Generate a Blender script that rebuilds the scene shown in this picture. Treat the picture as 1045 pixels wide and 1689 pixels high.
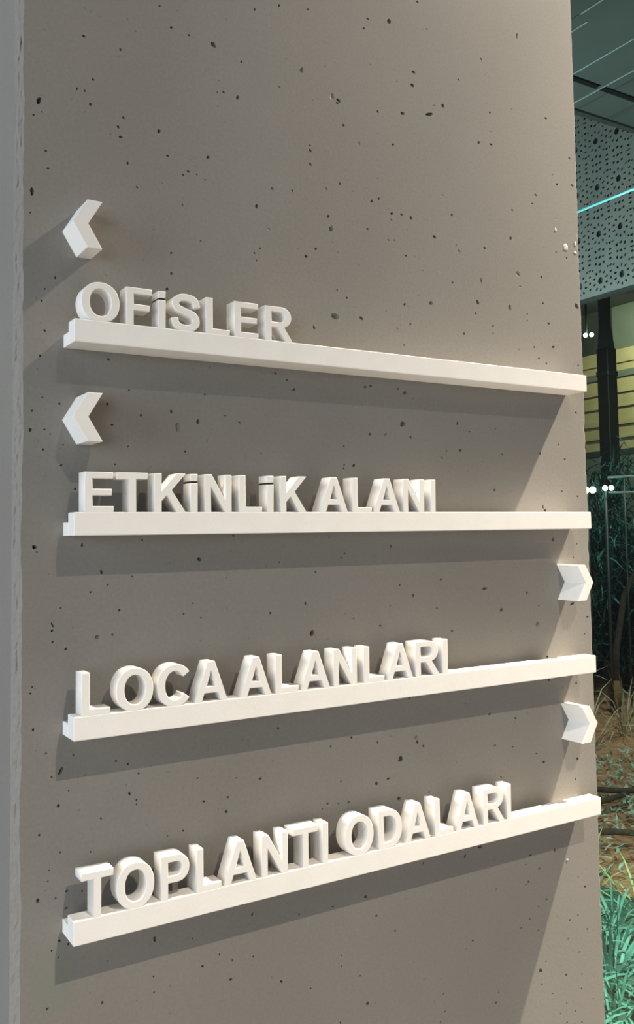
import bpy, bmesh, math, random
from mathutils import Vector, Matrix, noise
from mathutils.geometry import delaunay_2d_cdt

for _o in list(bpy.data.objects):
    bpy.data.objects.remove(_o)
scene = bpy.context.scene
COL = scene.collection
rnd = random.Random(7)

# ------------------------------------------------------------------ camera
W, H = 1045.0, 1689.0
F_PX, PX, PY = 1481.2, 506.81, 789.52
YAW, PITCH, ROLL = 0.5422, 0.0615, -0.0147
CAM = Vector((-0.2654, -0.9366, 1.5719))
_f = Vector((math.sin(YAW) * math.cos(PITCH), math.cos(YAW) * math.cos(PITCH), math.sin(PITCH)))
_r = Vector((math.cos(YAW), -math.sin(YAW), 0))
_u = _r.cross(_f)
_r, _u = _r * math.cos(ROLL) + _u * math.sin(ROLL), -_r * math.sin(ROLL) + _u * math.cos(ROLL)
cam_data = bpy.data.cameras.new('camera')
cam = bpy.data.objects.new('camera', cam_data)
COL.objects.link(cam)
cam.matrix_world = Matrix(((_r.x, _u.x, -_f.x, CAM.x), (_r.y, _u.y, -_f.y, CAM.y), (_r.z, _u.z, -_f.z, CAM.z), (0, 0, 0, 1)))
cam_data.sensor_fit = 'HORIZONTAL'
cam_data.sensor_width = 36.0
cam_data.lens = F_PX * 36.0 / W
cam_data.shift_x = (W / 2 - PX) / W
cam_data.shift_y = (PY - H / 2) / W
cam_data.clip_start = 0.02
cam_data.clip_end = 200
scene.camera = cam

# ------------------------------------------------------------------ world, lights, exposure
world = bpy.data.worlds.new('world')
scene.world = world
world.use_nodes = True
bg = world.node_tree.nodes['Background']
bg.inputs['Color'].default_value = (0.86, 0.93, 1.0, 1)
bg.inputs['Strength'].default_value = 0.11

def spot(name, loc, target, energy, color, radius, size_deg, blend=0.5):
    l = bpy.data.lights.new(name, 'SPOT')
    l.energy = energy; l.color = color; l.shadow_soft_size = radius
    l.spot_size = math.radians(size_deg); l.spot_blend = blend
    o = bpy.data.objects.new(name, l); COL.objects.link(o)
    o.location = loc
    o.rotation_euler = (Vector(target) - Vector(loc)).to_track_quat('-Z', 'Y').to_euler()
    return o

def area(name, loc, target, energy, color, sx, sy):
    l = bpy.data.lights.new(name, 'AREA')
    l.shape = 'RECTANGLE'; l.size = sx; l.size_y = sy
    l.energy = energy; l.color = color
    o = bpy.data.objects.new(name, l); COL.objects.link(o)
    o.location = loc
    o.rotation_euler = (Vector(target) - Vector(loc)).to_track_quat('-Z', 'Y').to_euler()
    return o

# ceiling downlight behind the viewer (short sharp shadows under the bars)
spot('hall_downlight', (0.365, -1.98, 3.67), (0.365, -1.90, 0.0), 375, (1.0, 0.87, 0.70), 0.012, 98, 0.72)
# ceiling downlight hard by the pillar face: bright core and wide spill (long raking shadows)
spot('wall_washer_downlight', (1.95, -0.32, 3.67), (1.95, -0.32, 0.0), 1440, (1.0, 0.87, 0.69), 0.012, 90, 1.0)
spot('wall_washer_spill', (1.95, -0.32, 3.67), (1.95, -0.32, 0.0), 720, (1.0, 0.87, 0.69), 0.045, 156, 1.0)
# daylight from the tall windows on the left of the hall and from the entrance behind
area('hall_window_daylight', (-4.2, -0.75, 1.9), (0.0, 0.1, 1.4), 160, (0.83, 0.92, 1.0), 2.6, 3.0)
area('hall_entrance_daylight', (-2.7, -3.4, 1.7), (0.3, 0.0, 1.5), 56, (0.86, 0.94, 1.0), 1.5, 1.9)
# added fill spots, unseen, that brighten the planted court behind the glass
spot('court_ground_fill', (3.3, 1.5, 4.05), (3.7, 2.6, 0.0), 220, (0.96, 1.0, 0.95), 0.05, 120, 0.6)  # added fill over turf and mulch
spot('court_shrub_fill', (6.0, 3.0, 4.4), (7.0, 5.4, 0.6), 330, (0.85, 1.0, 0.95), 0.05, 110, 0.6)  # added fill over the shrubs
spot('court_wall_fill', (9.0, 6.4, 4.3), (10.0, 7.7, 3.3), 190, (1.0, 0.88, 0.60), 0.05, 130, 0.6)  # added fill along the sand wall
spot('court_screen_fill', (3.3, 3.3, 2.4), (4.6, 3.2, 3.8), 75, (0.95, 1.0, 1.0), 0.05, 130, 0.6)  # added fill towards the pierced screen
spot('court_soffit_fill', (3.4, 2.2, 0.25), (3.6, 2.3, 4.2), 235, (0.92, 1.0, 1.0), 0.05, 100, 0.6)  # added fill from below, lightens the soffit

vs = scene.view_settings
vs.view_transform = 'Standard'; vs.look = 'None'; vs.exposure = 0.0; vs.gamma = 1.0
vs.use_curve_mapping = False

# ------------------------------------------------------------------ helpers
def tag(o, label=None, cat=None, group=None, kind=None):
    if label: o['label'] = label
    if cat: o['category'] = cat
    if group: o['group'] = group
    if kind: o['kind'] = kind
    return o

def link(name, me, mats, parent=None, loc=None):
    o = bpy.data.objects.new(name, me)
    COL.objects.link(o)
    if not isinstance(mats, (list, tuple)): mats = [mats]
    if len(me.materials) == 0:
        for m in mats: me.materials.append(m)
    if parent: o.parent = parent
    if loc is not None: o.location = loc
    return o

def empty(name, loc):
    o = bpy.data.objects.new(name, None); COL.objects.link(o)
    o.location = loc; o.empty_display_size = 0.05
    return o

def mesh_from(verts, faces, smooth=False, name='mesh'):
    me = bpy.data.meshes.new(name)
    me.from_pydata([tuple(v) for v in verts], [], faces)
    me.validate(); me.update()
    if smooth:
        for p in me.polygons: p.use_smooth = True
    return me

def bm_mesh(bm, name='mesh'):
    me = bpy.data.meshes.new(name)
    bmesh.ops.recalc_face_normals(bm, faces=bm.faces)
    bm.to_mesh(me); bm.free()
    return me

def box_mesh(x0, x1, y0, y1, z0, z1, bev=0.0, seg=2):
    bm = bmesh.new()
    bmesh.ops.create_cube(bm, size=1.0)
    for v in bm.verts:
        v.co = Vector((x0 + (v.co.x + .5) * (x1 - x0), y0 + (v.co.y + .5) * (y1 - y0), z0 + (v.co.z + .5) * (z1 - z0)))
    if bev > 0:
        bmesh.ops.bevel(bm, geom=list(bm.edges), offset=bev, segments=seg, profile=0.5, affect='EDGES')
    return bm_mesh(bm)

def prism_mesh(outline, y0, y1, bev=0.0, seg=2):
    """outline in XZ, pushed along Y"""
    bm = bmesh.new()
    a = [bm.verts.new((x, y0, z)) for x, z in outline]
    b = [bm.verts.new((x, y1, z)) for x, z in outline]
    n = len(outline)
    bm.faces.new(a); bm.faces.new(b[::-1])
    for i in range(n): bm.faces.new((a[i], b[i], b[(i + 1) % n], a[(i + 1) % n]))
    bmesh.ops.recalc_face_normals(bm, faces=bm.faces)
    if bev > 0:
        bmesh.ops.bevel(bm, geom=list(bm.edges), offset=bev, segments=seg, profile=0.5, affect='EDGES')
    return bm_mesh(bm)

def tube_mesh(pts, radii, n=8):
    verts, faces = [], []
    for i, p in enumerate(pts):
        p = Vector(p)
        d = (Vector(pts[min(i + 1, len(pts) - 1)]) - Vector(pts[max(i - 1, 0)])).normalized()
        s = d.cross(Vector((0.3, 0.2, 1)) if abs(d.z) < .9 else Vector((1, 0, 0))).normalized()
        t = d.cross(s)
        for k in range(n):
            a = 2 * math.pi * k / n
            verts.append(p + (s * math.cos(a) + t * math.sin(a)) * radii[i])
    for i in range(len(pts) - 1):
        for k in range(n):
            faces.append((i * n + k, i * n + (k + 1) % n, (i + 1) * n + (k + 1) % n, (i + 1) * n + k))
    faces.append(tuple(range(n))[::-1]); faces.append(tuple(range((len(pts) - 1) * n, len(pts) * n)))
    return mesh_from(verts, faces, True)

# ------------------------------------------------------------------ materials
def new_mat(name):
    m = bpy.data.materials.new(name); m.use_nodes = True
    nt = m.node_tree
    return m, nt, nt.nodes, nt.links, nt.nodes['Principled BSDF']

def mat(name, c1, c2=None, rough=0.6, scale=20.0, bump=0.0, bscale=None, spec=0.4, metal=0.0, emit=None, estr=0.0):
    m, nt, N, L, p = new_mat(name)
    p.inputs['Roughness'].default_value = rough
    p.inputs['Specular IOR Level'].default_value = spec
    p.inputs['Metallic'].default_value = metal
    co = N.new('ShaderNodeTexCoord')
    nz = N.new('ShaderNodeTexNoise'); nz.inputs['Scale'].default_value = scale; nz.inputs['Detail'].default_value = 4
    L.new(co.outputs['Object'], nz.inputs['Vector'])
    r = N.new('ShaderNodeValToRGB')
    r.color_ramp.elements[0].position = 0.3; r.color_ramp.elements[1].position = 0.7
    r.color_ramp.elements[0].color = (*c1, 1); r.color_ramp.elements[1].color = (*(c2 or c1), 1)
    L.new(nz.outputs['Fac'], r.inputs['Fac']); L.new(r.outputs['Color'], p.inputs['Base Color'])
    if bump:
        n2 = N.new('ShaderNodeTexNoise'); n2.inputs['Scale'].default_value = bscale or scale * 4; n2.inputs['Detail'].default_value = 3
        L.new(co.outputs['Object'], n2.inputs['Vector'])
        b = N.new('ShaderNodeBump'); b.inputs['Strength'].default_value = bump; b.inputs['Distance'].default_value = 0.002
        L.new(n2.outputs['Fac'], b.inputs['Height']); L.new(b.outputs['Normal'], p.inputs['Normal'])
    if emit:
        p.inputs['Emission Color'].default_value = (*emit, 1); p.inputs['Emission Strength'].default_value = estr
    return m

def concrete_mat():
    m, nt, N, L, p = new_mat('fair_faced_concrete')
    p.inputs['Roughness'].default_value = 0.72
    p.inputs['Specular IOR Level'].default_value = 0.25
    co = N.new('ShaderNodeTexCoord')
    big = N.new('ShaderNodeTexNoise'); big.inputs['Scale'].default_value = 3.2; big.inputs['Detail'].default_value = 5; big.inputs['Roughness'].default_value = 0.55
    L.new(co.outputs['Object'], big.inputs['Vector'])
    r = N.new('ShaderNodeValToRGB')
    r.color_ramp.elements[0].position = 0.32; r.color_ramp.elements[1].position = 0.72
    r.color_ramp.elements[0].color = (0.204, 0.193, 0.176, 1); r.color_ramp.elements[1].color = (0.232, 0.218, 0.198, 1)
    L.new(big.outputs['Fac'], r.inputs['Fac'])
    fine = N.new('ShaderNodeTexNoise'); fine.inputs['Scale'].default_value = 260; fine.inputs['Detail'].default_value = 3
    L.new(co.outputs['Object'], fine.inputs['Vector'])
    mr = N.new('ShaderNodeMapRange'); mr.inputs['From Min'].default_value = 0.3; mr.inputs['From Max'].default_value = 0.7
    mr.inputs['To Min'].default_value = 0.95; mr.inputs['To Max'].default_value = 1.05
    L.new(fine.outputs['Fac'], mr.inputs['Value'])
    mul = N.new('ShaderNodeMixRGB'); mul.blend_type = 'MULTIPLY'; mul.inputs['Fac'].default_value = 1.0
    L.new(r.outputs['Color'], mul.inputs['Color1']); L.new(mr.outputs['Result'], mul.inputs['Color2'])
    # sparse darker pin specks
    vo = N.new('ShaderNodeTexVoronoi'); vo.inputs['Scale'].default_value = 62
    L.new(co.outputs['Object'], vo.inputs['Vector'])
    vr = N.new('ShaderNodeMapRange'); vr.inputs['From Min'].default_value = 0.03; vr.inputs['From Max'].default_value = 0.07
    vr.inputs['To Min'].default_value = 0.62; vr.inputs['To Max'].default_value = 1.0
    L.new(vo.outputs['Distance'], vr.inputs['Value'])
    mul2 = N.new('ShaderNodeMixRGB'); mul2.blend_type = 'MULTIPLY'; mul2.inputs['Fac'].default_value = 1.0
    L.new(mul.outputs['Color'], mul2.inputs['Color1']); L.new(vr.outputs['Result'], mul2.inputs['Color2'])
    # greenish damp stain low on the left
    sub = N.new('ShaderNodeVectorMath'); sub.operation = 'SUBTRACT'; sub.inputs[1].default_value = (-0.008, 0.0, 1.128)
    L.new(co.outputs['Object'], sub.inputs[0])
    sc = N.new('ShaderNodeVectorMath'); sc.operation = 'MULTIPLY'; sc.inputs[1].default_value = (1.05, 0.0, 0.72)
    L.new(sub.outputs[0], sc.inputs[0])
    wob = N.new('ShaderNodeTexNoise'); wob.inputs['Scale'].default_value = 24; wob.inputs['Detail'].default_value = 3
    L.new(co.outputs['Object'], wob.inputs['Vector'])
    ln = N.new('ShaderNodeVectorMath'); ln.operation = 'LENGTH'; L.new(sc.outputs[0], ln.inputs[0])
    wm = N.new('ShaderNodeMath'); wm.operation = 'MULTIPLY_ADD'; wm.inputs[1].default_value = 0.022; L.new(wob.outputs['Fac'], wm.inputs[0]); L.new(ln.outputs['Value'], wm.inputs[2])
    st = N.new('ShaderNodeMapRange'); st.inputs['From Min'].default_value = 0.033; st.inputs['From Max'].default_value = 0.0375
    st.inputs['To Min'].default_value = 0.55; st.inputs['To Max'].default_value = 0.0
    L.new(wm.outputs[0], st.inputs['Value'])
    mix = N.new('ShaderNodeMixRGB'); mix.inputs['Color2'].default_value = (0.205, 0.212, 0.178, 1)
    L.new(st.outputs['Result'], mix.inputs['Fac']); L.new(mul2.outputs['Color'], mix.inputs['Color1'])
    L.new(mix.outputs['Color'], p.inputs['Base Color'])
    b = N.new('ShaderNodeBump'); b.inputs['Strength'].default_value = 0.11; b.inputs['Distance'].default_value = 0.0008
    L.new(fine.outputs['Fac'], b.inputs['Height']); L.new(b.outputs['Normal'], p.inputs['Normal'])
    return m

M = {}
M['concrete'] = concrete_mat()
M['white'] = mat('white_painted_board', (0.765, 0.745, 0.715), (0.795, 0.78, 0.75), 0.55, 30, 0.05, 600, 0.3)
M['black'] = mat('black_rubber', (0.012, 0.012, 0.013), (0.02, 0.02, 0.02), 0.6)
M['pebble'] = mat('pale_pebble', (0.50, 0.48, 0.44), (0.56, 0.54, 0.50), 0.6)
M['floor'] = mat('grey_floor_stone', (0.19, 0.18, 0.165), (0.235, 0.22, 0.205), 0.4, 6, 0.02)

# ------------------------------------------------------------------ the pillar: a fair-faced concrete wall end with open pores
PORES = """223,21506,14,15,0 219,21190,17,17,1 1243,21581,19,18,1 1465,21553,16,16,1 633,21150,15,15,1 722,21523,12,12,0 814,21411,12,12,0 1100,21797,13,12,1 1316,21802,13,12,0 322,20728,14,15,1 143,20578,14,14,1 230,20576,11,12,1
-266,20346,27,42,1 291,20442,17,17,1 -320,20179,13,14,1 -230,20233,9,10,1 667,20378,15,15,1 604,20260,18,18,1 631,20148,24,15,1 1085,20317,22,21,1 516,20151,12,12,0 -188,19816,14,14,1 -58,21143,8,9,0 2333,22125,19,18,1
2678,22277,18,17,1 3098,22351,19,17,2 4372,22570,30,36,1 4023,22499,19,16,1 3956,22352,18,16,1 1778,21522,40,25,1 2146,21413,17,16,1 2992,21532,26,33,2 3340,21675,14,12,0 1837,21103,17,9,0 1820,20954,13,13,2 1903,20977,18,17,1
2089,20957,21,26,1 1826,20782,13,13,0 2671,21232,15,13,2 3443,21299,31,55,0 3535,21274,32,27,1 3518,21233,20,17,1 4153,21271,19,16,1 3605,20960,20,17,1 3846,20769,20,34,0 4391,20875,20,16,1 3097,20585,15,13,1 3099,20521,23,20,1
4049,21881,13,11,0 4476,21762,13,11,0 3143,21174,12,11,0 4146,20973,13,11,0 4860,22983,21,17,1 4766,21968,29,24,1 4741,21776,31,25,1 5265,21616,30,24,1 5110,21579,18,15,0 4562,21342,30,25,1 5023,21438,59,26,1 5996,22478,18,14,1
5559,22064,16,13,1 5013,22644,14,11,1 6138,21726,20,15,1 5907,21233,26,20,1 6137,21256,25,19,1 7258,21901,24,18,1 6144,21445,16,12,0 6560,21870,14,11,0 6707,23016,21,48,0 713,19869,16,16,1 1190,20050,17,16,1 1694,20140,20,19,1
823,19614,13,13,1 1442,19920,16,15,1 1379,19865,13,12,1 1551,19906,11,10,1 1119,19719,12,12,0 1654,19861,11,10,1 1369,19511,10,10,1 2552,19925,24,21,2 2831,19953,16,14,1 2329,19669,23,25,1 2539,19756,11,10,0 2496,19416,21,19,0
2371,19158,14,13,1 2292,19088,14,13,1 2321,19001,12,11,1 1225,18927,14,13,1 1226,18690,17,16,1 1175,18506,19,18,1 1592,19124,10,10,1 3098,20343,21,19,1 3536,20178,20,17,1 3329,20072,23,27,0 4141,20093,19,16,1 4029,20040,22,19,1
4350,19931,24,20,1 4338,19842,22,18,0 4511,19945,21,18,1 4667,19925,28,23,1 3350,19720,23,20,1 3392,19571,31,40,2 3953,19659,18,15,1 5064,19731,29,23,1 4286,19563,25,21,0 4380,19572,19,16,0 3160,19272,20,17,1 3479,19279,16,13,0
3737,20114,14,12,0 4131,20364,15,13,0 3406,19392,16,13,0 7734,21385,25,18,1 7356,21048,20,14,0 7449,20920,24,18,1 7775,20967,27,19,1 6997,20676,24,18,1 6927,20532,18,13,1 6517,20364,20,15,1 5379,20092,21,17,1 5216,20339,18,15,0
6469,19939,22,27,1 5967,19718,24,19,1 5444,19677,17,13,0 5496,19602,25,29,0 7383,19872,18,13,1 7393,20377,16,12,0 3014,19155,22,20,1 4567,19397,17,14,1 3805,19159,14,12,0 4842,19234,16,13,0 3467,18790,12,11,1 3612,18708,16,13,1
4529,18735,21,17,1 4977,18806,31,32,2 3829,18470,28,23,1 3431,18448,54,46,2 3116,18275,19,23,1 4618,18481,18,15,1 4399,18394,17,24,0 4397,18341,30,10,0 4505,18187,16,13,1 4220,18613,13,11,0 3727,18595,12,10,0 7605,19818,20,14,1
7064,19451,24,18,1 5362,19140,17,13,1 5883,19244,16,41,2 6593,19432,31,46,0 6629,19248,26,19,0 5808,18922,29,31,1 5765,18756,19,15,1 6414,18921,30,41,2 7079,19058,19,14,1 7787,19103,34,48,1 7187,18769,23,17,1 5545,18447,20,15,1
6083,18613,18,13,1 7262,18425,26,19,1 6874,18388,18,13,1 6564,18318,18,14,0 6962,18228,19,14,1 7112,18167,21,15,1 7778,18193,18,13,1 6753,18864,14,11,1 6749,18765,14,11,1 6076,18505,13,10,1 -166,19631,13,13,1 -333,19349,21,39,1
-351,19121,11,11,1 -88,18465,13,13,1 -195,18328,10,10,1 -228,18200,12,12,1 -196,17887,13,14,1 -243,17615,13,13,1 -217,17178,10,10,1 -40,17124,13,13,1 -324,17032,11,11,1 -341,16833,14,24,1 -194,16842,11,11,1 -135,16799,9,9,1
-207,16635,11,11,1 0,16690,9,9,1 -19,16476,13,13,1 127,16226,12,12,1 -293,15624,23,24,1 -269,15574,10,11,1 204,15633,13,19,1 -109,14821,11,26,1 -109,14762,13,13,1 -103,14646,12,12,1 34,14565,15,14,1 -327,14144,12,12,1
-309,14209,9,9,1 -299,13778,15,15,1 -169,13526,10,10,1 -17,13330,16,44,1 -110,13280,10,10,1 -41,12980,15,21,1 -234,12723,12,12,1 491,17642,16,16,1 723,17319,12,11,1 477,17153,14,13,1 861,17052,16,15,1 532,16929,14,14,1
1216,17115,15,20,1 1295,16940,31,50,2 1542,17016,22,27,1 1666,16804,23,30,0 1385,16669,14,13,1 710,16699,12,11,1 1887,17106,11,10,1 2071,17033,13,12,1 562,16500,11,11,1 1630,17334,13,12,1 1696,17652,11,10,1 2559,17653,16,14,1
2719,17584,19,17,1 2389,17212,14,12,0 1930,16683,17,9,0 2352,16682,10,9,1 2814,17475,22,19,1 3868,17584,21,17,1 3955,17602,21,17,1 4390,17597,18,15,1 4496,17551,34,19,1 4457,17136,46,31,1 3931,16982,22,18,1 4182,16985,25,20,2
4582,16970,15,24,1 2858,16914,16,14,0 3529,16813,15,13,1 3529,16580,15,13,1 3519,16533,15,13,1 3670,16571,23,20,1 4755,16820,15,12,0 3284,16870,15,13,0 3206,17402,11,19,0 5385,17193,20,25,1 5595,17089,17,13,1 5421,16824,25,19,1
5106,16711,24,19,2 5182,16811,14,11,1 6189,16796,19,15,1 6025,16292,23,17,1 6926,16837,19,20,1 7692,17473,22,16,1 7427,16766,19,14,1 7348,16293,18,13,1 7668,16219,20,14,1 7309,16977,16,11,1 6951,16062,17,26,1 6991,16010,26,19,1
6074,17154,13,9,1 867,15681,12,11,1 1546,15450,25,26,1 412,15347,17,22,1 483,15210,11,10,1 295,15138,11,11,1 608,14931,13,13,1 370,14660,28,27,2 531,14676,12,12,1 754,15287,10,9,1 1164,15253,10,10,0 1350,14853,12,11,1
1463,14962,10,9,1 1559,14794,10,9,1 -23,14990,9,9,1 1975,15712,15,14,1 3289,15674,14,11,1 4221,15546,18,15,1 3511,15470,14,11,1 3458,15418,15,13,1 2580,15389,13,11,1 3082,15255,14,12,1 2934,14885,14,20,1 2451,14797,17,15,1
2908,14756,14,25,0 3022,14522,35,36,1 4033,14546,18,15,1 2165,14537,11,10,0 1944,15539,11,9,1 4192,14789,13,10,1 3633,14661,12,10,1 7134,15585,21,31,1 5034,15091,19,15,1 4562,14902,20,21,1 5798,14935,40,19,1 6583,14846,22,16,1
6357,15251,20,14,2 5861,14760,19,28,0 6091,14629,24,30,1 6779,14387,33,40,2 4956,14713,17,14,1 5201,14400,21,16,1 4352,15042,14,11,1 6807,14651,15,11,1 7484,14640,41,21,1 7794,14433,22,15,1 6944,13919,25,17,1 7719,14186,15,11,1
7620,15518,15,11,1 7540,15316,14,10,1 570,13345,12,12,1 703,13297,14,13,1 113,13473,9,9,1 821,13181,12,11,1 717,12984,15,20,1 795,12905,12,11,1 793,12860,9,9,1 1507,13027,12,11,1 1579,12762,14,13,1 406,12778,11,11,1
1330,12487,12,11,1 295,12455,11,10,1 -20,12513,11,10,1 1145,12463,10,9,1 65,13118,8,8,1 2539,13447,14,18,1 3563,13209,18,15,1 3956,13102,19,15,1 3260,13144,15,12,1 2292,12904,16,19,1 1877,12760,15,14,1 1855,12602,16,18,1
4290,12831,24,19,1 3930,12599,25,20,1 4110,12631,26,14,1 3204,12472,15,12,1 3509,12438,21,14,1 4271,12357,28,29,1 3129,12420,12,10,1 2368,12708,14,12,0 3401,12703,12,10,1 3360,12447,12,10,1 1985,12959,10,9,1 4466,13595,17,13,1
6964,13586,23,17,1 7240,13454,21,15,2 7514,13488,21,22,1 5824,13237,21,16,1 6301,13127,19,18,1 4564,13077,25,36,2 4582,13023,19,26,1 4678,12959,19,15,1 4313,12849,33,35,1 5908,12807,19,14,1 6230,12744,16,12,1 6673,12595,17,12,1
6813,12455,23,21,1 7490,12407,23,22,1 7430,12123,18,12,1 6002,12370,17,12,1 5029,13030,13,27,0 5945,12607,14,24,0 4755,12365,14,11,1 -27,11636,13,16,1 64,11584,13,13,1 -107,11560,10,10,1 994,11409,18,27,1 1436,11315,11,10,1
477,11313,9,9,1 1550,10989,15,16,1 978,11026,10,9,1 985,10861,12,11,1 419,10906,14,18,1 -147,11003,13,17,1 1173,10586,15,14,0 -35,11477,8,8,1 -133,12353,9,9,1 -145,12248,8,8,1 45,12115,13,13,1 206,12081,10,9,1
-67,12066,10,10,1 -246,12079,15,28,1 43,11946,19,10,1 2171,11404,16,18,1 2786,11266,14,12,1 3156,11354,12,10,0 3258,11252,13,11,1 3735,11265,23,18,1 3889,11001,19,15,1 4169,10753,17,13,1 1755,11063,11,9,1 1913,10962,12,11,1
2176,10938,14,12,1 1891,10758,17,19,1 2539,10567,16,20,1 2929,10385,13,11,1 3367,10655,12,10,1 3365,10527,14,11,1 3633,10348,15,12,1 3734,9993,21,24,1 1808,10510,11,9,0 3335,9882,16,13,1 4637,11489,17,13,1 5328,11445,18,26,1
5590,11513,32,20,1 5833,11301,18,13,0 6505,11234,19,14,1 6974,11209,18,28,1 6452,10880,22,16,1 6405,10854,15,11,1 5859,10891,18,30,2 6665,11015,19,13,1 6408,11122,14,10,1 6792,10573,18,13,1 6630,10509,15,10,1 6463,10377,14,10,1
6292,10295,18,13,1 6612,10194,18,12,1 5430,10338,19,14,1 5373,10644,16,12,0 4456,10309,16,13,0 4913,9784,20,21,2 4932,9570,14,11,1 4854,9463,17,13,1 5806,9441,18,18,1 5024,10010,15,12,0 6634,9643,31,29,1 7123,9461,18,21,1
7228,10184,24,16,1 7188,9940,19,13,1 7555,10585,23,16,1 7404,9709,18,12,1 7574,9986,17,11,1 7396,10222,15,10,1 6650,9456,18,12,1 6848,9281,15,10,1 7657,8994,16,11,1 7280,8924,23,15,1 7421,9199,16,11,1 7117,9078,14,10,1
6988,8972,13,9,1 6740,9743,15,10,1 7437,9394,14,9,1 7406,8736,19,13,1 7105,8814,20,14,1 7426,10747,14,9,1 5854,9563,13,9,1"""
X_LEFT, X_RIGHT, Z_TOP, DEPTH = -0.042, 0.788, 3.9, 0.32

def nz1(z, seed, sc):
    return noise.noise(Vector((z * sc, seed * 7.31, 0.37)))

def build_pillar():
    zs = [0.0, 0.4, 0.75]
    z = 0.80
    while z < 2.46:
        zs.append(z); z += 0.0042
    zs += [2.7, 3.3, Z_TOP]
    def left_x(z): return X_LEFT + 0.0016 * nz1(z, 1, 26) + 0.0010 * nz1(z, 2, 95)
    def right_x(z):
        v = X_RIGHT - 0.0014 + 0.0007 * nz1(z, 3, 60) + 0.0006 * nz1(z, 4, 190)
        for zc, w, a in CHIPS:
            if abs(z - zc) < w: v -= a * (1 - (abs(z - zc) / w) ** 2)
        return v
    CHIPS = [(1.967, .006, .004), (2.005, .010, .0035), (2.02, .005, .003), (1.985, .005, .0025), (1.915, .008, .003), (1.86, .010, .002),
             (1.724, .007, .003), (1.695, .006, .0035), (1.66, .008, .0025), (1.62, .006, .0025), (1.545, .010, .0035), (1.52, .007, .0025),
             (1.40, .008, .002), (1.30, .007, .0022), (1.245, .006, .002), (1.07, .007, .003), (1.03, .009, .0025), (.98, .006, .002), (2.10, .01, .002), (2.18, .006, .002)]
    verts, faces = [], []
    # front face: outline plus every pore rim, triangulated
    pts, polys = [], []
    rim = [Vector((left_x(z), z)) for z in zs] + [Vector((right_x(z), z)) for z in reversed(zs)]
    rim.reverse(); polys.append(list(range(len(rim)))); pts += rim
    pores = []
    for k, s in enumerate(PORES.split()):
        x, z, rx, rz, cl = [int(q) for q in s.split(',')]
        x *= 1e-4; z *= 1e-4; rx *= 1e-4; rz *= 1e-4
        if x - rx < X_LEFT + 0.004 or x + rx > X_RIGHT - 0.0045: continue
        n = 9 if max(rx, rz) < 0.003 else 14
        tilt = rnd.uniform(-.5, .5)
        ring = []
        big = max(rx, rz)
        for i in range(n):
            a = 2 * math.pi * i / n
            q = 1 + 0.16 * math.sin(2 * a + k) + rnd.uniform(-.13, .13)
            px, pz = rx * q * math.cos(a), rz * q * math.sin(a)
            ring.append(Vector((x + px * math.cos(tilt) - pz * math.sin(tilt), z + px * math.sin(tilt) + pz * math.cos(tilt))))
        pores.append((x, z, ring, cl, min(rx, rz), k))
        base = len(pts); pts += ring
        polys.append(list(range(base, base + n)))
    vo, eo, fo, ov, oe, of = delaunay_2d_cdt(pts, [], polys, 0, 1e-6, True)
    for v in vo: verts.append((v.x, 0.0, v.y))
    for f, o in zip(fo, of):
        if 0 in o and len(o) == 1:
            faces.append(tuple(f))
    # make every front triangle face the hall (-Y)
    ff = []
    for f in faces:
        a, b, c = (Vector(verts[i]) for i in f[:3])
        ff.append(f if (b - a).cross(c - a).y < 0 else f[::-1])
    faces = ff
    # pore hollows
    for x, z, ring, cl, r, k in pores:
        if cl == 1: prof = [(1.0, 0.0), (1.12, 0.8), (0.95, 1.9), (0.45, 2.6)]
        elif cl == 2: prof = [(1.0, 0.0), (0.95, 0.35), (0.72, 0.75), (0.35, 0.95)]
        else: prof = [(1.0, 0.0), (0.80, 0.16), (0.5, 0.26), (0.2, 0.30)]
        n = len(ring); base = len(verts)
        for sc, dp in prof:
            for p in ring:
                verts.append((x + (p.x - x) * sc, r * dp * rnd.uniform(.9, 1.1) if dp else 0.0, z + (p.y - z) * sc))
        for j in range(len(prof) - 1):
            for i in range(n):
                a0, a1 = base + j * n + i, base + j * n + (i + 1) % n
                faces.append((a0, a1, a1 + n, a0 + n))
        faces.append(tuple(base + (len(prof) - 1) * n + i for i in range(n)))
    # arrises: rough broad chamfer on the left, crumbled small one on the right
    def strip(cols):
        base = len(verts); n = len(zs)
        for c in cols:
            for z in zs: verts.append(c(z))
        for j in range(len(cols) - 1):
            for i in range(n - 1):
                a = base + j * n + i
                faces.append((a, a + 1, a + n + 1, a + n))
    C = 0.0082
    def lc(t):
        def g(z):
            x = left_x(z) * (1 - t) + (X_LEFT - C + 0.0007 * nz1(z, 5, 40)) * t
            y = C * t + (0.0016 * nz1(z, 6 + t * 3, 55) + 0.0012 * nz1(z, 9 + t * 3, 160)) * math.sin(math.pi * t)
            return (x, y, z)
        return g
    strip([lambda z: (X_LEFT - C, DEPTH, z), lambda z: (X_LEFT - C, 0.04, z), lc(1.0), lc(.8), lc(.6), lc(.4), lc(.2), lc(0.0)])
    strip([lambda z: (right_x(z), 0.0, z), lambda z: (right_x(z) * .5 + X_RIGHT * .5 + 0.0004, 0.0006 + 0.0003 * nz1(z, 11, 120), z),
           lambda z: (X_RIGHT, 0.0026 + 0.0012 * nz1(z, 12, 80), z), lambda z: (X_RIGHT, 0.04, z), lambda z: (X_RIGHT, DEPTH, z)])
    # back and top
    b = len(verts)
    verts.extend([(X_RIGHT, DEPTH, 0), (X_LEFT - C, DEPTH, 0), (X_LEFT - C, DEPTH, Z_TOP), (X_RIGHT, DEPTH, Z_TOP), (X_RIGHT, 0.0, Z_TOP), (X_LEFT - C, 0.0, Z_TOP)])
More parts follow.
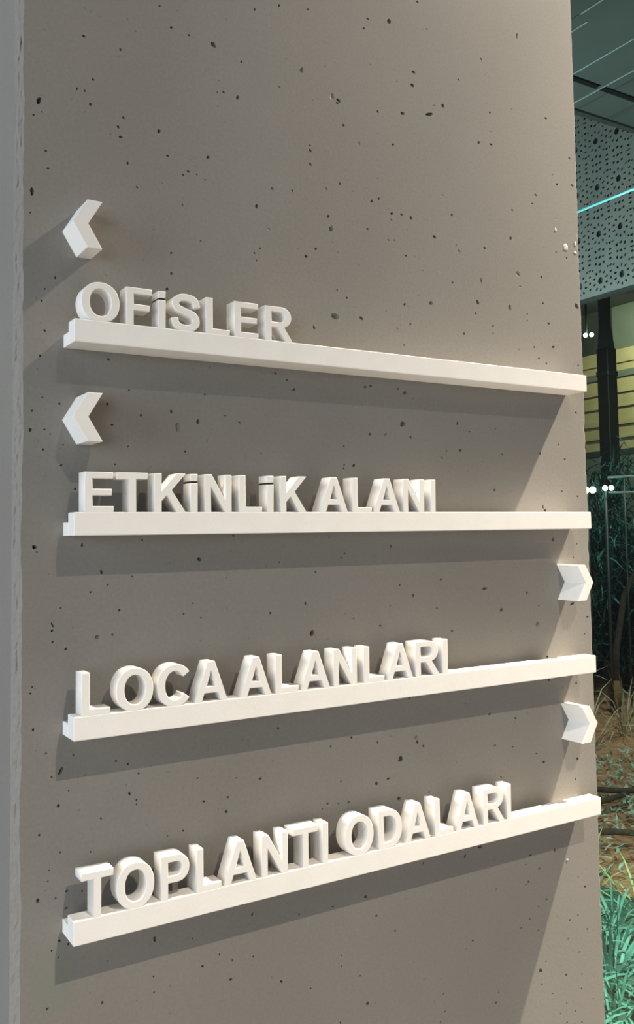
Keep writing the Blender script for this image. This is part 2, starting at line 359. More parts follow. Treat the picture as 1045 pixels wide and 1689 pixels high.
    faces.append((b, b + 1, b + 2, b + 3)); faces.append((b + 3, b + 2, b + 5, b + 4))
    me = mesh_from(verts, faces)
    o = link('wall_pillar', me, M['concrete'])
    tag(o, 'grey fair-faced concrete pillar with open pores carrying the white signs', 'pillar', kind='structure')
    return o

pillar = build_pillar()

def pebble(x, z, rx, rz, seed):
    r = random.Random(seed)
    bm = bmesh.new()
    bmesh.ops.create_icosphere(bm, subdivisions=2, radius=1.0)
    for v in bm.verts:
        q = 1 + 0.18 * noise.noise(v.co * 1.7 + Vector((seed, 0, 0)))
        v.co = Vector((v.co.x * rx * q, v.co.y * 0.0004, v.co.z * rz * q))
    me = bm_mesh(bm)
    for p in me.polygons: p.use_smooth = True
    o = link('pebble', me, M['pebble'], pillar, (x, -0.0002, z))
for i, (x, z, rx, rz) in enumerate([(0.7585, 1.9974, 0.0052, 0.0058), (0.7386, 2.0210, 0.0022, 0.0030), (0.7215, 1.1030, 0.0022, 0.0016), (0.7795, 2.006, .002, .004), (0.7790, 1.992, .003, .0022)]):
    pebble(x, z, rx, rz, i + 3)

fl = link('floor', box_mesh(-6, 6, -6, 0.135, -0.1, 0.0), M['floor'])
tag(fl, 'grey stone hall floor at the foot of the pillar', 'floor', kind='structure')
link('floor_strip', box_mesh(-6, 0.785, 0.135, 8.0, -0.1, 0.0), M['floor'], fl)
M['plaster'] = mat('grey_plaster', (0.30, 0.29, 0.28), (0.34, 0.33, 0.31), 0.8, 3)
wb = link('wall_back', box_mesh(-6, 0.785, 8.0, 8.1, 0.0, 3.9), M['plaster']); tag(wb, 'plain grey plaster wall far behind the pillar', 'wall', kind='structure')
ws = link('wall_side', box_mesh(0.735, 0.785, 0.32, 8.0, 0.0, 3.9), M['plaster']); tag(ws, 'grey plaster wall running back from the pillar', 'wall', kind='structure')

# ------------------------------------------------------------------ the four signs
D_BAR, D_FRONT, BAR_L, BAR_H = 0.0394, 0.0211, 0.75, 0.0239

def arc(cx, cy, rx, ry, a0, a1, n, e=2.0):
    out = []
    for i in range(n + 1):
        a = math.radians(a0 + (a1 - a0) * i / n)
        c, s = math.cos(a), math.sin(a)
        out.append((cx + rx * math.copysign(abs(c) ** (2 / e), c), cy + ry * math.copysign(abs(s) ** (2 / e), s)))
    return out

def glyph(ch):
    """outlines of a bold grotesque capital of height 1: (width, [outer, holes...])"""
    S, B = 0.2, 0.165
    if ch == 'I': return 0.2, [[(0, 0), (S, 0), (S, 1), (0, 1)]]
    if ch == 'L': return 0.71, [[(0, 0), (.71, 0), (.71, B), (S, B), (S, 1), (0, 1)]]
    if ch == 'E': return 0.735, [[(0, 0), (.735, 0), (.735, B), (S, B), (S, .425), (.69, .425), (.69, .585), (S, .585), (S, 1 - B), (.725, 1 - B), (.725, 1), (0, 1)]]
    if ch == 'F': return 0.69, [[(0, 0), (S, 0), (S, .405), (.63, .405), (.63, .57), (S, .57), (S, 1 - B), (.69, 1 - B), (.69, 1), (0, 1)]]
    if ch == 'T': return 0.80, [[(.3, 0), (.5, 0), (.5, 1 - B), (.8, 1 - B), (.8, 1), (0, 1), (0, 1 - B), (.3, 1 - B)]]
    if ch == 'K': return 0.88, [[(0, 0), (S, 0), (S, .30), (.335, .435), (.615, 0), (.88, 0), (.475, .58), (.865, 1), (.60, 1), (S, .56), (S, 1), (0, 1)]]
    if ch == 'N': return 0.80, [[(0, 0), (.19, 0), (.19, .655), (.60, 0), (.80, 0), (.80, 1), (.61, 1), (.61, .345), (.205, 1), (0, 1)]]
    if ch == 'A': return 0.97, [[(0, 0), (.212, 0), (.295, .225), (.675, .225), (.758, 0), (.97, 0), (.592, 1), (.378, 1)], [(.355, .385), (.615, .385), (.485, .755)]]
    if ch == 'O': return 0.975, [arc(.4875, .5, .4875, .515, 0, 360, 48, 2.15)[:-1], arc(.4875, .5, .275, .345, 0, 360, 40, 2.15)[:-1]]
    if ch == 'C': return 0.875, [arc(.48, .5, .48, .515, 36, 324, 40, 2.1) + arc(.485, .5, .272, .345, 326, 34, 34, 2.1)]
    if ch == 'D': return 0.85, [[(0, 0)] + arc(.37, .5, .48, .5, -90, 90, 26, 2.2) + [(0, 1)], [(S, B)] + arc(.36, .5, .28, .335, -90, 90, 22, 2.2) + [(S, 1 - B)]]
    if ch == 'P': return 0.775, [[(0, 0), (S, 0), (S, .375)] + arc(.45, .6875, .325, .3125, -90, 90, 22, 2.1) + [(0, 1)], [(S, .535)] + arc(.43, .6875, .14, .1525, -90, 90, 16, 2.1) + [(S, .84)]]
    if ch == 'R': return 0.89, [[(0, 0), (S, 0), (S, .40), (.375, .40), (.65, 0), (.89, 0), (.60, .425)] + arc(.50, .705, .325, .295, -62, 90, 20, 2.1) + [(0, 1)], [(S, .56)] + arc(.475, .70, .145, .14, -90, 90, 16, 2.1) + [(S, .84)]]
    if ch == 'S':
        cp = [(.715, .66), (.685, .80), (.58, .885), (.41, .915), (.235, .885), (.135, .80), (.125, .695), (.20, .60), (.41, .525), (.61, .45), (.69, .345), (.685, .22), (.585, .12), (.41, .082), (.22, .115), (.12, .21), (.095, .345)]
        pts = []
        for i in range(len(cp) - 1):
            p0, p1, p2, p3 = cp[max(i - 1, 0)], cp[i], cp[i + 1], cp[min(i + 2, len(cp) - 1)]
            for k in range(4):
                t = k / 4
                pts.append(tuple(.5 * (2 * p1[j] + (p2[j] - p0[j]) * t + (2 * p0[j] - 5 * p1[j] + 4 * p2[j] - p3[j]) * t * t + (3 * p1[j] - p0[j] - 3 * p2[j] + p3[j]) * t ** 3) for j in (0, 1)))
        pts.append(cp[-1])
        lft, rgt = [], []
        for i, p in enumerate(pts):
            a, b = pts[max(i - 1, 0)], pts[min(i + 1, len(pts) - 1)]
            dx, dy = b[0] - a[0], b[1] - a[1]; l = math.hypot(dx, dy)
            nx, ny = -dy / l * .096, dx / l * .096
            lft.append((p[0] + nx, p[1] + ny)); rgt.append((p[0] - nx, p[1] - ny))
        return 0.80, [lft + rgt[::-1]]
    raise ValueError(ch)

_cache = {}
def outline_mesh(loops, half, bev):
    cu = bpy.data.curves.new('outline', 'CURVE')
    cu.dimensions = '2D'; cu.fill_mode = 'BOTH'
    cu.extrude = half - bev; cu.bevel_depth = bev; cu.bevel_resolution = 1; cu.offset = -bev
    for lp in loops:
        s = cu.splines.new('POLY'); s.points.add(len(lp) - 1)
        for p, (x, y) in zip(s.points, lp): p.co = (x, y, 0, 1)
        s.use_cyclic_u = True
    tmp = bpy.data.objects.new('outline', cu); COL.objects.link(tmp)
    dg = bpy.context.evaluated_depsgraph_get(); dg.update()
    me = bpy.data.meshes.new_from_object(tmp.evaluated_get(dg))
    bpy.data.objects.remove(tmp); bpy.data.curves.remove(cu)
    for v in me.vertices:
        x, y, z = v.co
        v.co = (x, -z, y)
    me.materials.clear(); me.update()
    return me

def letter_mesh(key, loops, cap, wscale=1.0):
    k = (key, round(cap, 4), round(wscale, 3))
    if k not in _cache:
        _cache[k] = outline_mesh([[(x * cap * wscale, y * cap) for x, y in lp] for lp in loops], D_FRONT / 2 - 0.0001, 0.0007)
    return _cache[k]

SIGNS = [
    (1.7718, 0.0402, 'top one, with the short text OFİSLER', [('O', 7.2, 41.0), ('F', 55.6, 28.5), ('i', 91.4, 8), ('S', 106.4, 33.6), ('L', 147.4, 28.9), ('E', 182.3, 30.6), ('R', 221.9, 37)]),
    (1.5735, 0.0414, 'second from the top, reading ETKİNLİK ALANI', [('E', 10.9, 30.4), ('T', 44.8, 34.0), ('K', 85.9, 36.6), ('i', 127.4, 8.2), ('N', 144.2, 32.6), ('L', 186.0, 29), ('i', 221.6, 8.2), ('K', 238.6, 36), ('A', 291.5, 40.2), ('L', 337.9, 28.2), ('A', 368.6, 40.8), ('N', 414.2, 33.3), ('I', 457.7, 8)]),
    (1.3693, 0.0425, 'third from the top, reading LOCA ALANLARI', [('L', 7.9, 29.8), ('O', 44.0, 39.8), ('C', 88.2, 36.4), ('A', 130.0, 40), ('A', 184.9, 39.6), ('L', 229.3, 30.4), ('A', 262.0, 40.5), ('N', 306.9, 33.3), ('L', 349.7, 30.3), ('A', 383.4, 41), ('R', 427.6, 39), ('I', 470.6, 8.8)]),
    (1.1713, 0.0443, 'lowest one, with the long text TOPLANTI ODALARI', [('T', 7.7, 32.9), ('O', 43.9, 40.2), ('P', 91.3, 32.1), ('L', 131.2, 29.1), ('A', 162.5, 41), ('N', 209.2, 33.2), ('T', 249.0, 33.3), ('I', 287.9, 8.3), ('O', 319.6, 40.4), ('D', 366.8, 35), ('A', 405.7, 40.4), ('L', 452.3, 29.7), ('A', 485.6, 39.2), ('R', 531.6, 38), ('I', 572.5, 8)]),
]
TEXTS = ['OFİSLER', 'ETKİNLİK ALANI', 'LOCA ALANLARI', 'TOPLANTI ODALARI']

bar_me = box_mesh(0, BAR_L, -D_BAR, -D_BAR + D_FRONT, 0, BAR_H, 0.0009)
rail_me = box_mesh(0.0, BAR_L - 0.001, -D_BAR + D_FRONT - 0.0004, 0.0002, 0.0001, BAR_H * 0.58, 0.0007)
for (zb, cap, which, letters), text in zip(SIGNS, TEXTS):
    root = empty('wall_sign', (0, 0, zb))
    tag(root, 'white raised-letter sign on a bar, ' + which, 'sign', 'white signs on the concrete pillar')
    link('bar', bar_me, M['white'], root)
    link('mounting_rail', rail_me, M['white'], root)
    yc = -D_BAR + D_FRONT / 2
    for ch, x, w in letters:
        loc = (x / 1000, yc, BAR_H - 0.0010)
        if ch == 'i':
            wd = 0.0082; k = cap + 0.001
            st = link('letter', letter_mesh('istem', [[(0, 0), (wd / cap, 0), (wd / cap, .765), (0, .765)]], k), M['white'], root, loc)
            st['label'] = 'letter İ with its dot cut off by a black line'
            dm = letter_mesh('idot', [[(0, .812), (wd / cap, .812), (wd / cap, 1), (0, 1)]], k)
            link('dot', dm, M['white'], st)
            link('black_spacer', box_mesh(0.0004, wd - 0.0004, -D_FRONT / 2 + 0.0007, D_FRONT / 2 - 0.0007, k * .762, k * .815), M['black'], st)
        else:
            gw, loops = glyph(ch)
            o = link('letter', letter_mesh(ch, loops, cap + 0.001, round(w / 1000 / (gw * (cap + 0.001)), 2)), M['white'], root, loc)
            o['label'] = 'white letter ' + ch

# ------------------------------------------------------------------ the four arrows
CH_W, CH_H, CH_S = 0.0315, 0.0505, 0.0162
def chevron(name, x_tip, zc, sgn, label):
    # tip at x_tip, opening towards sgn
    t, w = CH_S, CH_W
    pts = [(0, 0), (w - t, CH_H / 2), (w, CH_H / 2), (t, 0), (w, -CH_H / 2), (w - t, -CH_H / 2)]
    me = prism_mesh([(p[0] * sgn, p[1]) for p in pts], -D_BAR, 0.0002, 0.0006)
    o = link(name, me, M['white'], None, (x_tip, 0, zc))
    tag(o, label, 'arrow', 'white arrows beside the signs')
chevron('arrow', -0.0017, 1.8968, 1, 'white block arrow pointing left, topmost, above the first sign')
chevron('arrow', -0.0014, 1.6951, 1, 'white block arrow pointing left between the first and second signs')
chevron('arrow', 0.7502, 1.4968, -1, 'white block arrow pointing right between the second and third signs')
chevron('arrow', 0.7492, 1.2985, -1, 'white block arrow pointing right, lowest, just above the bottom sign')

# ------------------------------------------------------------------ glass front and the planted court behind it
def glass_mat():
    m, nt, N, L, p = new_mat('tinted_glass')
    N.remove(p)
    out = N['Material Output']
    tr = N.new('ShaderNodeBsdfTransparent'); tr.inputs['Color'].default_value = (0.82, 0.93, 0.90, 1)
    gl = N.new('ShaderNodeBsdfGlossy'); gl.inputs['Roughness'].default_value = 0.0
    fr = N.new('ShaderNodeFresnel'); fr.inputs['IOR'].default_value = 1.45
    mx = N.new('ShaderNodeMixShader')
    ge = N.new('ShaderNodeNewGeometry'); inv = N.new('ShaderNodeMath'); inv.operation = 'SUBTRACT'; inv.inputs[0].default_value = 1.0
    L.new(ge.outputs['Backfacing'], inv.inputs[1])
    mf = N.new('ShaderNodeMath'); mf.operation = 'MULTIPLY'; L.new(fr.outputs[0], mf.inputs[0]); L.new(inv.outputs[0], mf.inputs[1])
    L.new(mf.outputs[0], mx.inputs[0]); L.new(tr.outputs[0], mx.inputs[1]); L.new(gl.outputs[0], mx.inputs[2])
    L.new(mx.outputs[0], out.inputs['Surface'])
    return m
M['glass'] = glass_mat()
M['frame'] = mat('dark_metal_frame', (0.03, 0.035, 0.035), (0.04, 0.045, 0.045), 0.4)
M['soffit'] = mat('slate_soffit_panel', (0.075, 0.095, 0.093), (0.088, 0.108, 0.104), 0.5, 3)
M['pale_line'] = mat('pale_line_strip', (0.30, 0.38, 0.39), (0.36, 0.44, 0.45), 0.4)
M['perf'] = mat('perforated_grey_metal', (0.26, 0.28, 0.275), (0.33, 0.34, 0.33), 0.45, 5)
M['slate'] = mat('dark_slate_board', (0.10, 0.115, 0.11), (0.13, 0.145, 0.14), 0.7, 4)
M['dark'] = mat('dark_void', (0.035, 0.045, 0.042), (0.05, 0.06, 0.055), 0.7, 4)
M['edge'] = mat('glowing_cyan_edge', (0.16, 0.62, 0.66), (0.22, 0.72, 0.74), 0.2, 8, emit=(0.25, 0.8, 0.85), estr=0.35)  # slight emission paints in the light along the glass edge
M['sand'] = mat('sand_render', (0.36, 0.31, 0.17), (0.46, 0.40, 0.24), 0.8, 2.5)
M['sand2'] = mat('sand_ledge', (0.36, 0.31, 0.18), (0.44, 0.38, 0.23), 0.8, 4)
M['greyg'] = mat('grey_green_render', (0.12, 0.145, 0.125), (0.15, 0.175, 0.15), 0.8, 2)
M['dcol'] = mat('dark_column', (0.022, 0.02, 0.015), (0.034, 0.028, 0.02), 0.6, 5)
M['soil'] = mat('brown_mulch', (0.27, 0.115, 0.055), (0.48, 0.235, 0.125), 0.95, 14, 0.6, 90)
M['turf'] = mat('dark_moss_turf', (0.020, 0.075, 0.055), (0.045, 0.13, 0.10), 0.95, 18, 0.6, 120)
M['blade'] = mat('blue_green_grass', (0.065, 0.23, 0.19), (0.17, 0.43, 0.37), 0.5, 22)
M['blade2'] = mat('pale_green_grass', (0.30, 0.42, 0.20), (0.48, 0.58, 0.32), 0.5, 22)
M['dry'] = mat('dry_tan_grass', (0.34, 0.25, 0.15), (0.50, 0.40, 0.26), 0.7, 22)
M['leafd'] = mat('dark_teal_leaf', (0.010, 0.060, 0.052), (0.07, 0.20, 0.18), 0.45, 9)
M['leafs'] = mat('silver_leaf', (0.20, 0.27, 0.21), (0.42, 0.52, 0.44), 0.5, 30)
M['bark'] = mat('dark_bark', (0.03, 0.024, 0.018), (0.07, 0.05, 0.035), 0.9, 30, 0.5)
M['rust'] = mat('rust_brown_bark', (0.16, 0.075, 0.03), (0.22, 0.11, 0.05), 0.9, 20, 0.5)
M['lampw'] = mat('warm_lamp_glow', (0.9, 0.85, 0.7), None, 0.5, emit=(1.0, 0.86, 0.55), estr=9)
M['lampc'] = mat('cool_lamp_glow', (0.8, 0.95, 0.9), None, 0.5, emit=(0.75, 1.0, 0.95), estr=9)
M['stair'] = mat('pale_rail_metal', (0.30, 0.38, 0.36), None, 0.4)

VD = Vector((0.757, 0.653, 0)); VS = Vector((0.653, -0.757, 0))   # a path line through the court and its cross direction
def court(t, s, z=0.0):
    p = Vector((CAM.x, CAM.y, 0)) + VD * t + VS * s
    return Vector((p.x, p.y, z))

win = empty('window_1', (0.79, 0.14, 0))
tag(win, 'tall green-tinted glass front beside the pillar', 'window', kind='structure')
link('pane', box_mesh(0.002, 3.9, 0.0, 0.010, 0.02, 4.6), M['glass'], win)
link('frame_post', box_mesh(-0.0015, 0.010, 0.006, 0.05, 0.0, 4.6), M['frame'], win)
link('frame_sill', box_mesh(0.0, 3.9, -0.005, 0.05, 0.0, 0.02), M['frame'], win)

# ground
g = link('ground', box_mesh(0.787, 14, 0.19, 14, -0.3, 0.0), M['soil']); tag(g, 'brown mulch ground of the court behind the glass', 'ground', kind='structure')
g = link('turf_bed', box_mesh(0.787, 2.91, 0.19, 13.8, -0.2, 0.012), M['turf']); tag(g, 'dark green turf bed along the foot of the glass', 'turf', kind='structure')

# soffit outside the glass: panels with pale strips, dark shadow gaps and a downstand
sof = empty('ceiling', (0, 0, 4.2)); tag(sof, 'slate-coloured panelled soffit high behind the glass', 'ceiling', kind='structure')
xs = [0.8, 1.2, 1.6, 2.0, 2.4, 2.81, 3.24, 3.67, 3.945, 4.3, 4.7, 5.1, 5.6]
for a, b in zip(xs[:-1], xs[1:]):
    link('panel', box_mesh(a + .002, b - .002, 0.16, 2.575, 0, 0.03, 0.001, 1), M['soffit'], sof)
    link('panel', box_mesh(a + .002, b - .002, 2.625, 2.855, 0, 0.03, 0.001, 1), M['soffit'], sof)
for i, x in enumerate(xs[1:-1]):
    link('pale_strip', box_mesh(x - .005, x + .005, 0.16, 2.12 if i == 5 else (2.56 if i % 2 == 0 else 2.82), -0.004, 0.012), M['pale_line'], sof)
link('pale_strip', box_mesh(3.319, 3.329, 2.15, 2.56, -0.004, 0.012), M['pale_line'], sof)
link('backing', box_mesh(0.8, 5.6, 0.16, 2.9, 0.10, 0.14), M['dark'], sof)
link('gap_beam', box_mesh(0.8, 5.6, 2.858, 2.90, -0.012, 0.12), M['dark'], sof)  # dark beam stands in for the second shadow gap

# perforated screen: real holes in a rosette pattern
def perforated():
    y0, y1, z0, z1 = 2.905, 4.6, 3.19, 4.75
    pts = [Vector((y0, z0)), Vector((y1, z0)), Vector((y1, z1)), Vector((y0, z1))]
    polys = [[0, 1, 2, 3]]
    def hole(y, z, ry, rz, tilt, n=8):
        if not (y0 + .02 < y < y1 - .02 and z0 + .02 < z < z1 - .02): return
        b = len(pts)
        for i in range(n):
            a = 2 * math.pi * i / n
            u, v = ry * math.cos(a), rz * math.sin(a)
            pts.append(Vector((y + u * math.cos(tilt) - v * math.sin(tilt), z + u * math.sin(tilt) + v * math.cos(tilt))))
        polys.append(list(range(b, b + n)))
    QY, QZ = 0.185, 0.335
    rp = random.Random(31)
    for i in range(-1, 11):
        for j in range(-1, 6):
            cy = y0 + .04 + i * QY; cz = z0 + .10 + j * QZ
            hole(cy, cz, .022, .026, 0, 10)
            for k in range(10):
                a = 2 * math.pi * (k + .5) / 10
                hole(cy + .056 * math.cos(a), cz + .066 * math.sin(a), .013, .0085, a)
            for k, (u, v, ru, rv) in enumerate([(0, .115, .013, .011), (-.034, .125, .010, .013), (.034, .125, .010, .013), (0, .167, .012, .012), (-.030, .168, .010, .010), (.030, .168, .010, .010), (0, .222, .013, .011), (-.034, .212, .010, .013), (.034, .212, .010, .013),
                                             (.0925, .0, .009, .012), (.0925, .045, .010, .009), (.0925, -.045, .010, .009), (.0925, .09, .012, .010), (.0925, .135, .013, .010), (.0925, .1675, .018, .007), (.0925, .20, .013, .010), (.0925, .245, .012, .010), (.066, .085, .008, .009), (-.066, .085, .008, .009), (.066, .25, .008, .009), (-.066, .25, .008, .009)]):
                hole(cy + u, cz + v, ru, rv, rp.uniform(-.2, .2))
    vo, eo, fo, ov, oe, of = delaunay_2d_cdt(pts, [], polys, 0, 1e-6, True)
    faces = [tuple(f) for f, o in zip(fo, of) if o == [0]]
    bm = bmesh.new()
    vs_ = [bm.verts.new((0, v.x, v.y)) for v in vo]
    for f in faces: bm.faces.new([vs_[i] for i in f])
    bmesh.ops.recalc_face_normals(bm, faces=bm.faces)
    r = bmesh.ops.extrude_face_region(bm, geom=list(bm.faces))
    for e in r['geom']:
        if isinstance(e, bmesh.types.BMVert): e.co.x += 0.006
    for v in [v for v in bm.verts if not v.link_faces]: bm.verts.remove(v)
    return bm_mesh(bm)
scr = empty('perforated_screen', (4.72, 0, 0.03)); tag(scr, 'grey metal screen pierced with rosette holes hanging under the soffit', 'screen')
link('pierced_sheet', perforated(), M['perf'], scr)
link('backing', box_mesh(0.03, 0.05, 2.905, 4.6, 3.2, 4.75), M['slate'], scr)
link('bottom_edge', box_mesh(-0.002, 0.05, 2.905, 4.6, 3.172, 3.19), M['dark'], scr)

fin = empty('glass_fin', (3.92, 2.9, 3.5)); tag(fin, 'bright cyan glass edge running across the perforated screen', 'glass edge')
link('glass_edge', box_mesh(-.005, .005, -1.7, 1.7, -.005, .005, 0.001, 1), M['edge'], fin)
for y in (-1.6, -0.85):
    link('hanger', tube_mesh([(0, y, .004), (0, y, .702)], [.003, .003], 6), M['frame'], fin)

wc = link('wall_court', box_mesh(0.79, 10.4, 13.9, 14.0, 0.0, 4.2), M['greyg']); tag(wc, 'grey-green wall closing the far end of the court', 'wall', kind='structure')

# far building
bd = empty('building', (10.0, 7.8, 0)); tag(bd, 'sand-coloured far building with dark storey above, behind the shrubs', 'building')
def bpart(name, x0, x1, y0, y1, z0, z1, m, bev=0.0): return link(name, box_mesh(x0, x1, y0, y1, z0, z1, bev, 1), M[m], bd)
bpart('lower_wall', 0.0, 0.4, -5, 6.1, 0, 2.62, 'greyg')
bpart('sand_wall', 0.02, 0.4, -5, 6, 2.62, 4.12, 'sand')
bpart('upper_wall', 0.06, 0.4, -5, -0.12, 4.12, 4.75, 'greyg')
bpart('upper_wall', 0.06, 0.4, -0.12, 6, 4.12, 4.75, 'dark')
for z, h, m in ((3.92, .05, 'sand2'), (3.72, .09, 'greyg'), (3.50, .05, 'sand2'), (3.30, .03, 'sand'), (3.05, .07, 'sand2'), (2.86, .04, 'sand'), (2.62, .08, 'dark')):
    bpart('ledge', -0.01, 0.06, -5, 6, z, z + h, m)
for y in (-3.6, -2.4, -1.2, 0.9, 2.1):
    w = bpart('window', -0.01, 0.05, y, y + 0.55, 3.36, 3.7, 'dcol')
    link('pane', box_mesh(-0.02, -0.008, y + .05, y + .5, 3.40, 3.66), M['greyg'], w)
bpart('roof_slab', -2.6, 0.6, -5, 6, 4.75, 4.95, 'dark')
bpart('roof_beam', -2.2, -2.0, -5, 6, 4.62, 4.75, 'frame')
bpart('roof_beam', -1.1, -0.9, -5, 6, 4.62, 4.75, 'frame')

col = empty('column', (8.51, 6.495, 0)); tag(col, 'slim dark column standing in front of the sand-coloured wall', 'column')
link('shaft', box_mesh(-0.085, 0.085, -0.085, 0.085, 0, 3.78, 0.01, 1), M['dcol'], col)
link('capital', prism_mesh([(-0.085, 3.78), (0.085, 3.78), (0.03, 4.05), (0.03, 4.75), (-0.05, 4.75), (-0.05, 4.05)], -0.06, 0.06), M['dark'], col)
link('collar', box_mesh(-0.092, 0.092, -0.092, 0.092, 3.44, 3.50, 0.004, 1), M['frame'], col)

def lamp(name, p, r, m, label, gap, post):
    root = empty(name, p); tag(root, label, 'lamp', 'small lamps in the court')
    link('post', tube_mesh([VS * gap * .5 + Vector((0, .03, 0)), VS * gap * .5 + Vector((0, .03, post))], [.014, .014]), M['frame'], root)
    link('rail', tube_mesh([VS * (-gap * .2), VS * gap * 1.2], [.010, .010]), M['frame'], root)
    for i in range(2):
        bm = bmesh.new(); bmesh.ops.create_uvsphere(bm, u_segments=14, v_segments=8, radius=r)
        me = bm_mesh(bm)
        for q in me.polygons: q.use_smooth = True
        link('globe', me, M[m], root, VS * (gap * i))
lamp('garden_lamp', (5.787, 4.460, 1.915), 0.029, 'lampw', 'pair of warm glowing globes on a thin post close to the pillar edge', 0.056, -1.917)
lamp('garden_lamp', (5.885, 4.336, 1.927), 0.023, 'lampc', 'pair of cool glowing globes on a thin post right of the warm pair', 0.050, -1.929)
lamp('pendant_lamp', (8.731, 7.005, 4.076), 0.028, 'lampc', 'pair of small cool globes hanging high under the dark storey', 0.075, 0.674)

rl = empty('railing', court(8.1, 0.05)); tag(rl, 'pale thin metal railing just before the dark shrubs', 'railing')
for z in (1.885, 2.02):
    link('rail', tube_mesh([Vector((0, 0, z)), VS * .9 + Vector((0, 0, z))], [.010, .010]), M['stair'], rl)
for s in (0.13, .9):
    link('post', tube_mesh([VS * s + Vector((0, 0, -.002)), VS * s + Vector((0, 0, 2.03))], [.008, .008]), M['frame'], rl)

# ---- plants
def ribbon(verts, faces, base, direc, length, width, bend, r, seg=4):
    d = Vector(direc).normalized()
    side = d.cross(Vector((0, 0, 1)))
    side = side.normalized() if side.length > 1e-3 else Vector((1, 0, 0))
    side = (side + Vector((r.uniform(-.4, .4), r.uniform(-.4, .4), r.uniform(-.3, .3)))).normalized()
    p = Vector(base); b = len(verts)
    for i in range(seg + 1):
        t = i / seg
        w = width * (0.55 + 0.9 * t) * (1 - t ** 2.2) + width * 0.04
        verts.append(p - side * w * .5); verts.append(p + side * w * .5)
        p = p + d * (length / seg)
        d = (d + Vector((0, 0, -bend / seg))).normalized()
    for i in range(seg):
        a = b + 2 * i
        faces.append((a, a + 1, a + 3, a + 2))

def tuft(seed, n, h, w, spread, bend):
    r = random.Random(seed); v, f = [], []
    for i in range(n):
        a = r.uniform(0, 6.283); q = r.uniform(0.0, spread)
        ribbon(v, f, (math.cos(a) * q * .07, math.sin(a) * q * .07, 0), (math.cos(a) * q, math.sin(a) * q, r.uniform(.6, 1.1)), h * r.uniform(.5, 1.1), w * r.uniform(.6, 1.2), r.uniform(.3, 1.3) * bend, r)
    return mesh_from(v, f, True)

fes = [tuft(20 + i, 30, 0.21, 0.013, 1.5, 1.9) for i in range(5)]
for me in fes: me.materials.append(M['blade'])
r5 = random.Random(5)
t = 2.35
while t < 4.15:
    s = -0.36
    while s < 0.40:
        p = court(t + r5.uniform(-.06, .06), s + r5.uniform(-.06, .06), 0.008)
        if p.x < 2.80 and p.y > 0.42:
            o = link('grass_tuft', r5.choice(fes), M['blade'], None, p)
            o.rotation_euler.z = r5.uniform(0, 6.28); q = r5.uniform(.75, 1.25); o.scale = (q, q, q)
            tag(o, 'tuft of blue-green grass in the turf bed by the glass', 'grass', 'blue-green grass tufts')
        s += 0.18
    t += 0.17

pale = [tuft(40 + i, 30, 0.30, 0.009, 1.3, 1.6) for i in range(3)]
for i, (t, s) in enumerate([(4.02, .10), (4.22, -.12), (4.15, .32), (4.3, -.30)]):
    me = pale[i % 3]
    o = link('grass_clump', me, M['blade2'], None, court(t, s, -0.002)); o.rotation_euler.z = i * 1.3
    tag(o, 'pale green grass clump on the brown mulch', 'grass', 'pale grass clumps')
dry = [tuft(60 + i, 34, 0.62, 0.012, 1.0, 2.2) for i in range(3)]
for i, (t, s) in enumerate([(7.4, .1), (7.9, -.35), (7.0, .5), (8.2, .35), (6.7, -.15)]):
    o = link('dry_grass_clump', dry[i % 3], M['dry'], None, court(t, s, -0.002)); o.rotation_euler.z = i * 1.1
    tag(o, 'tan arching dry grass clump before the dark shrubs', 'grass', 'dry grass clumps')

def ground_cover(seed, n):
    r = random.Random(seed); v, f = [], []
    for i in range(n):
        t = r.uniform(4.35, 6.6); s = r.uniform(-.9, .95)
        p = court(t, s, r.uniform(.01, .09))
        ribbon(v, f, p, (r.uniform(-1, 1), r.uniform(-1, 1), r.uniform(-.1, .7)), r.uniform(.03, .075), r.uniform(.012, .024), .5, r, 2)
    return mesh_from(v, f, False)
o = link('ground_cover', ground_cover(3, 2600), M['leafs']); tag(o, 'silvery small-leaved ground cover spread over the mulch', 'ground cover', kind='stuff')

for i, pts in enumerate([[(4.7, -.5, .05), (4.75, 0.0, .09), (4.9, .5, .05)], [(5.6, -.6, .05), (5.45, 0, .10), (5.75, .7, .06)], [(5.1, -.3, .04), (5.4, .05, .09), (5.9, .2, .05)]]):
    q = [court(*p) for p in pts]
    b = link('fallen_branch', tube_mesh([x - q[1] for x in q], [.012, .016, .009]), M['bark'], None, q[1])
    tag(b, ['thin dark branch lying nearest on the silvery ground cover', 'thin dark branch lying farthest on the silvery ground cover', 'slanting dark branch lying across the ground cover middle'][i], 'branch')

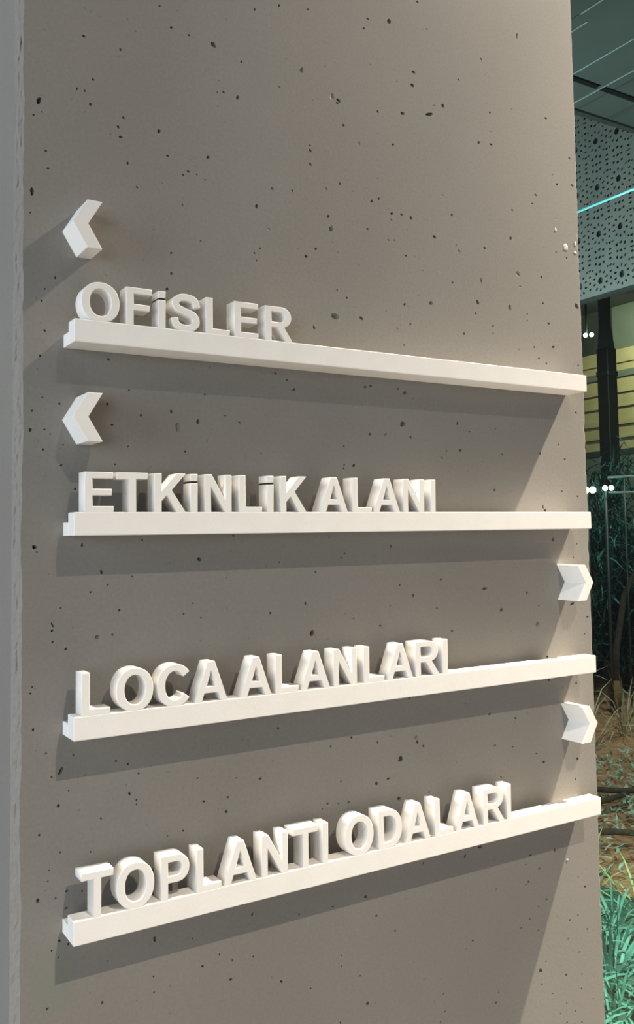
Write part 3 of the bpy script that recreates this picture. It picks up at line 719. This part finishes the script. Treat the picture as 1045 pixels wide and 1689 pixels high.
def shrub(name, t, s, h, n, seed, label, m='leafd', lw=0.024, stems=4):
    r = random.Random(seed); base = court(t, s, -0.01)
    root = empty(name, base); tag(root, label, 'shrub', 'shrubs behind the glass')
    v, f = [], []
    for k in range(stems):
        a = r.uniform(0, 6.28); top = Vector((math.cos(a) * .28 * h, math.sin(a) * .28 * h, h * r.uniform(.7, .95)))
        mid = top * .5 + Vector((r.uniform(-.1, .1), r.uniform(-.1, .1), 0))
        link('stem', tube_mesh([(0, 0, 0), mid, top], [.026, .018, .007], 6), M['bark'], root)
        for i in range(n // stems):
            u = r.uniform(.12, 1.0)
            p = mid * (u * 2) if u < .5 else mid + (top - mid) * (u * 2 - 1)
            p = p + Vector((r.uniform(-.12, .12), r.uniform(-.12, .12), r.uniform(-.1, .1))) * h * .6
            ribbon(v, f, p, (r.uniform(-1, 1), r.uniform(-1, 1), r.uniform(-.2, 1)), r.uniform(.12, .34) * h * .5, lw * r.uniform(.5, 1.2), r.uniform(.4, 1.8), r, 3)
    link('foliage', mesh_from(v, f, True), M[m], root)['kind'] = 'stuff'
shrub('shrub', 8.9, -.45, 2.40, 2800, 1, 'dark teal shrub at the pillar edge behind the warm globes')
shrub('shrub', 9.4, .15, 2.30, 2800, 2, 'dark teal shrub in front of the slim dark column')
shrub('shrub', 8.9, .62, 1.75, 2080, 3, 'low dark teal shrub behind the railing')
shrub('shrub', 10.4, -.1, 2.2, 2400, 4, 'dark teal shrub farthest back against the building')
shrub('shrub', 9.6, 1.15, 2.1, 2000, 5, 'dark teal shrub farthest right beyond the railing')

tk = empty('young_tree', court(8.3, .05, -.01)); tag(tk, 'bent dark stem of a young tree before the shrubs', 'tree')
link('trunk', tube_mesh([(0, 0, 0), VS * .02 + Vector((0, 0, .55)), VS * .10 + Vector((0, 0, 1.0)), VS * .26 + Vector((0, 0, 1.35)), VS * .3 + Vector((0, 0, 1.9))], [.04, .03, .026, .02, .012]), M['bark'], tk)
link('stump', tube_mesh([(0, 0, 0), (0, 0, .28)], [.05, .045]), M['rust'], tk)
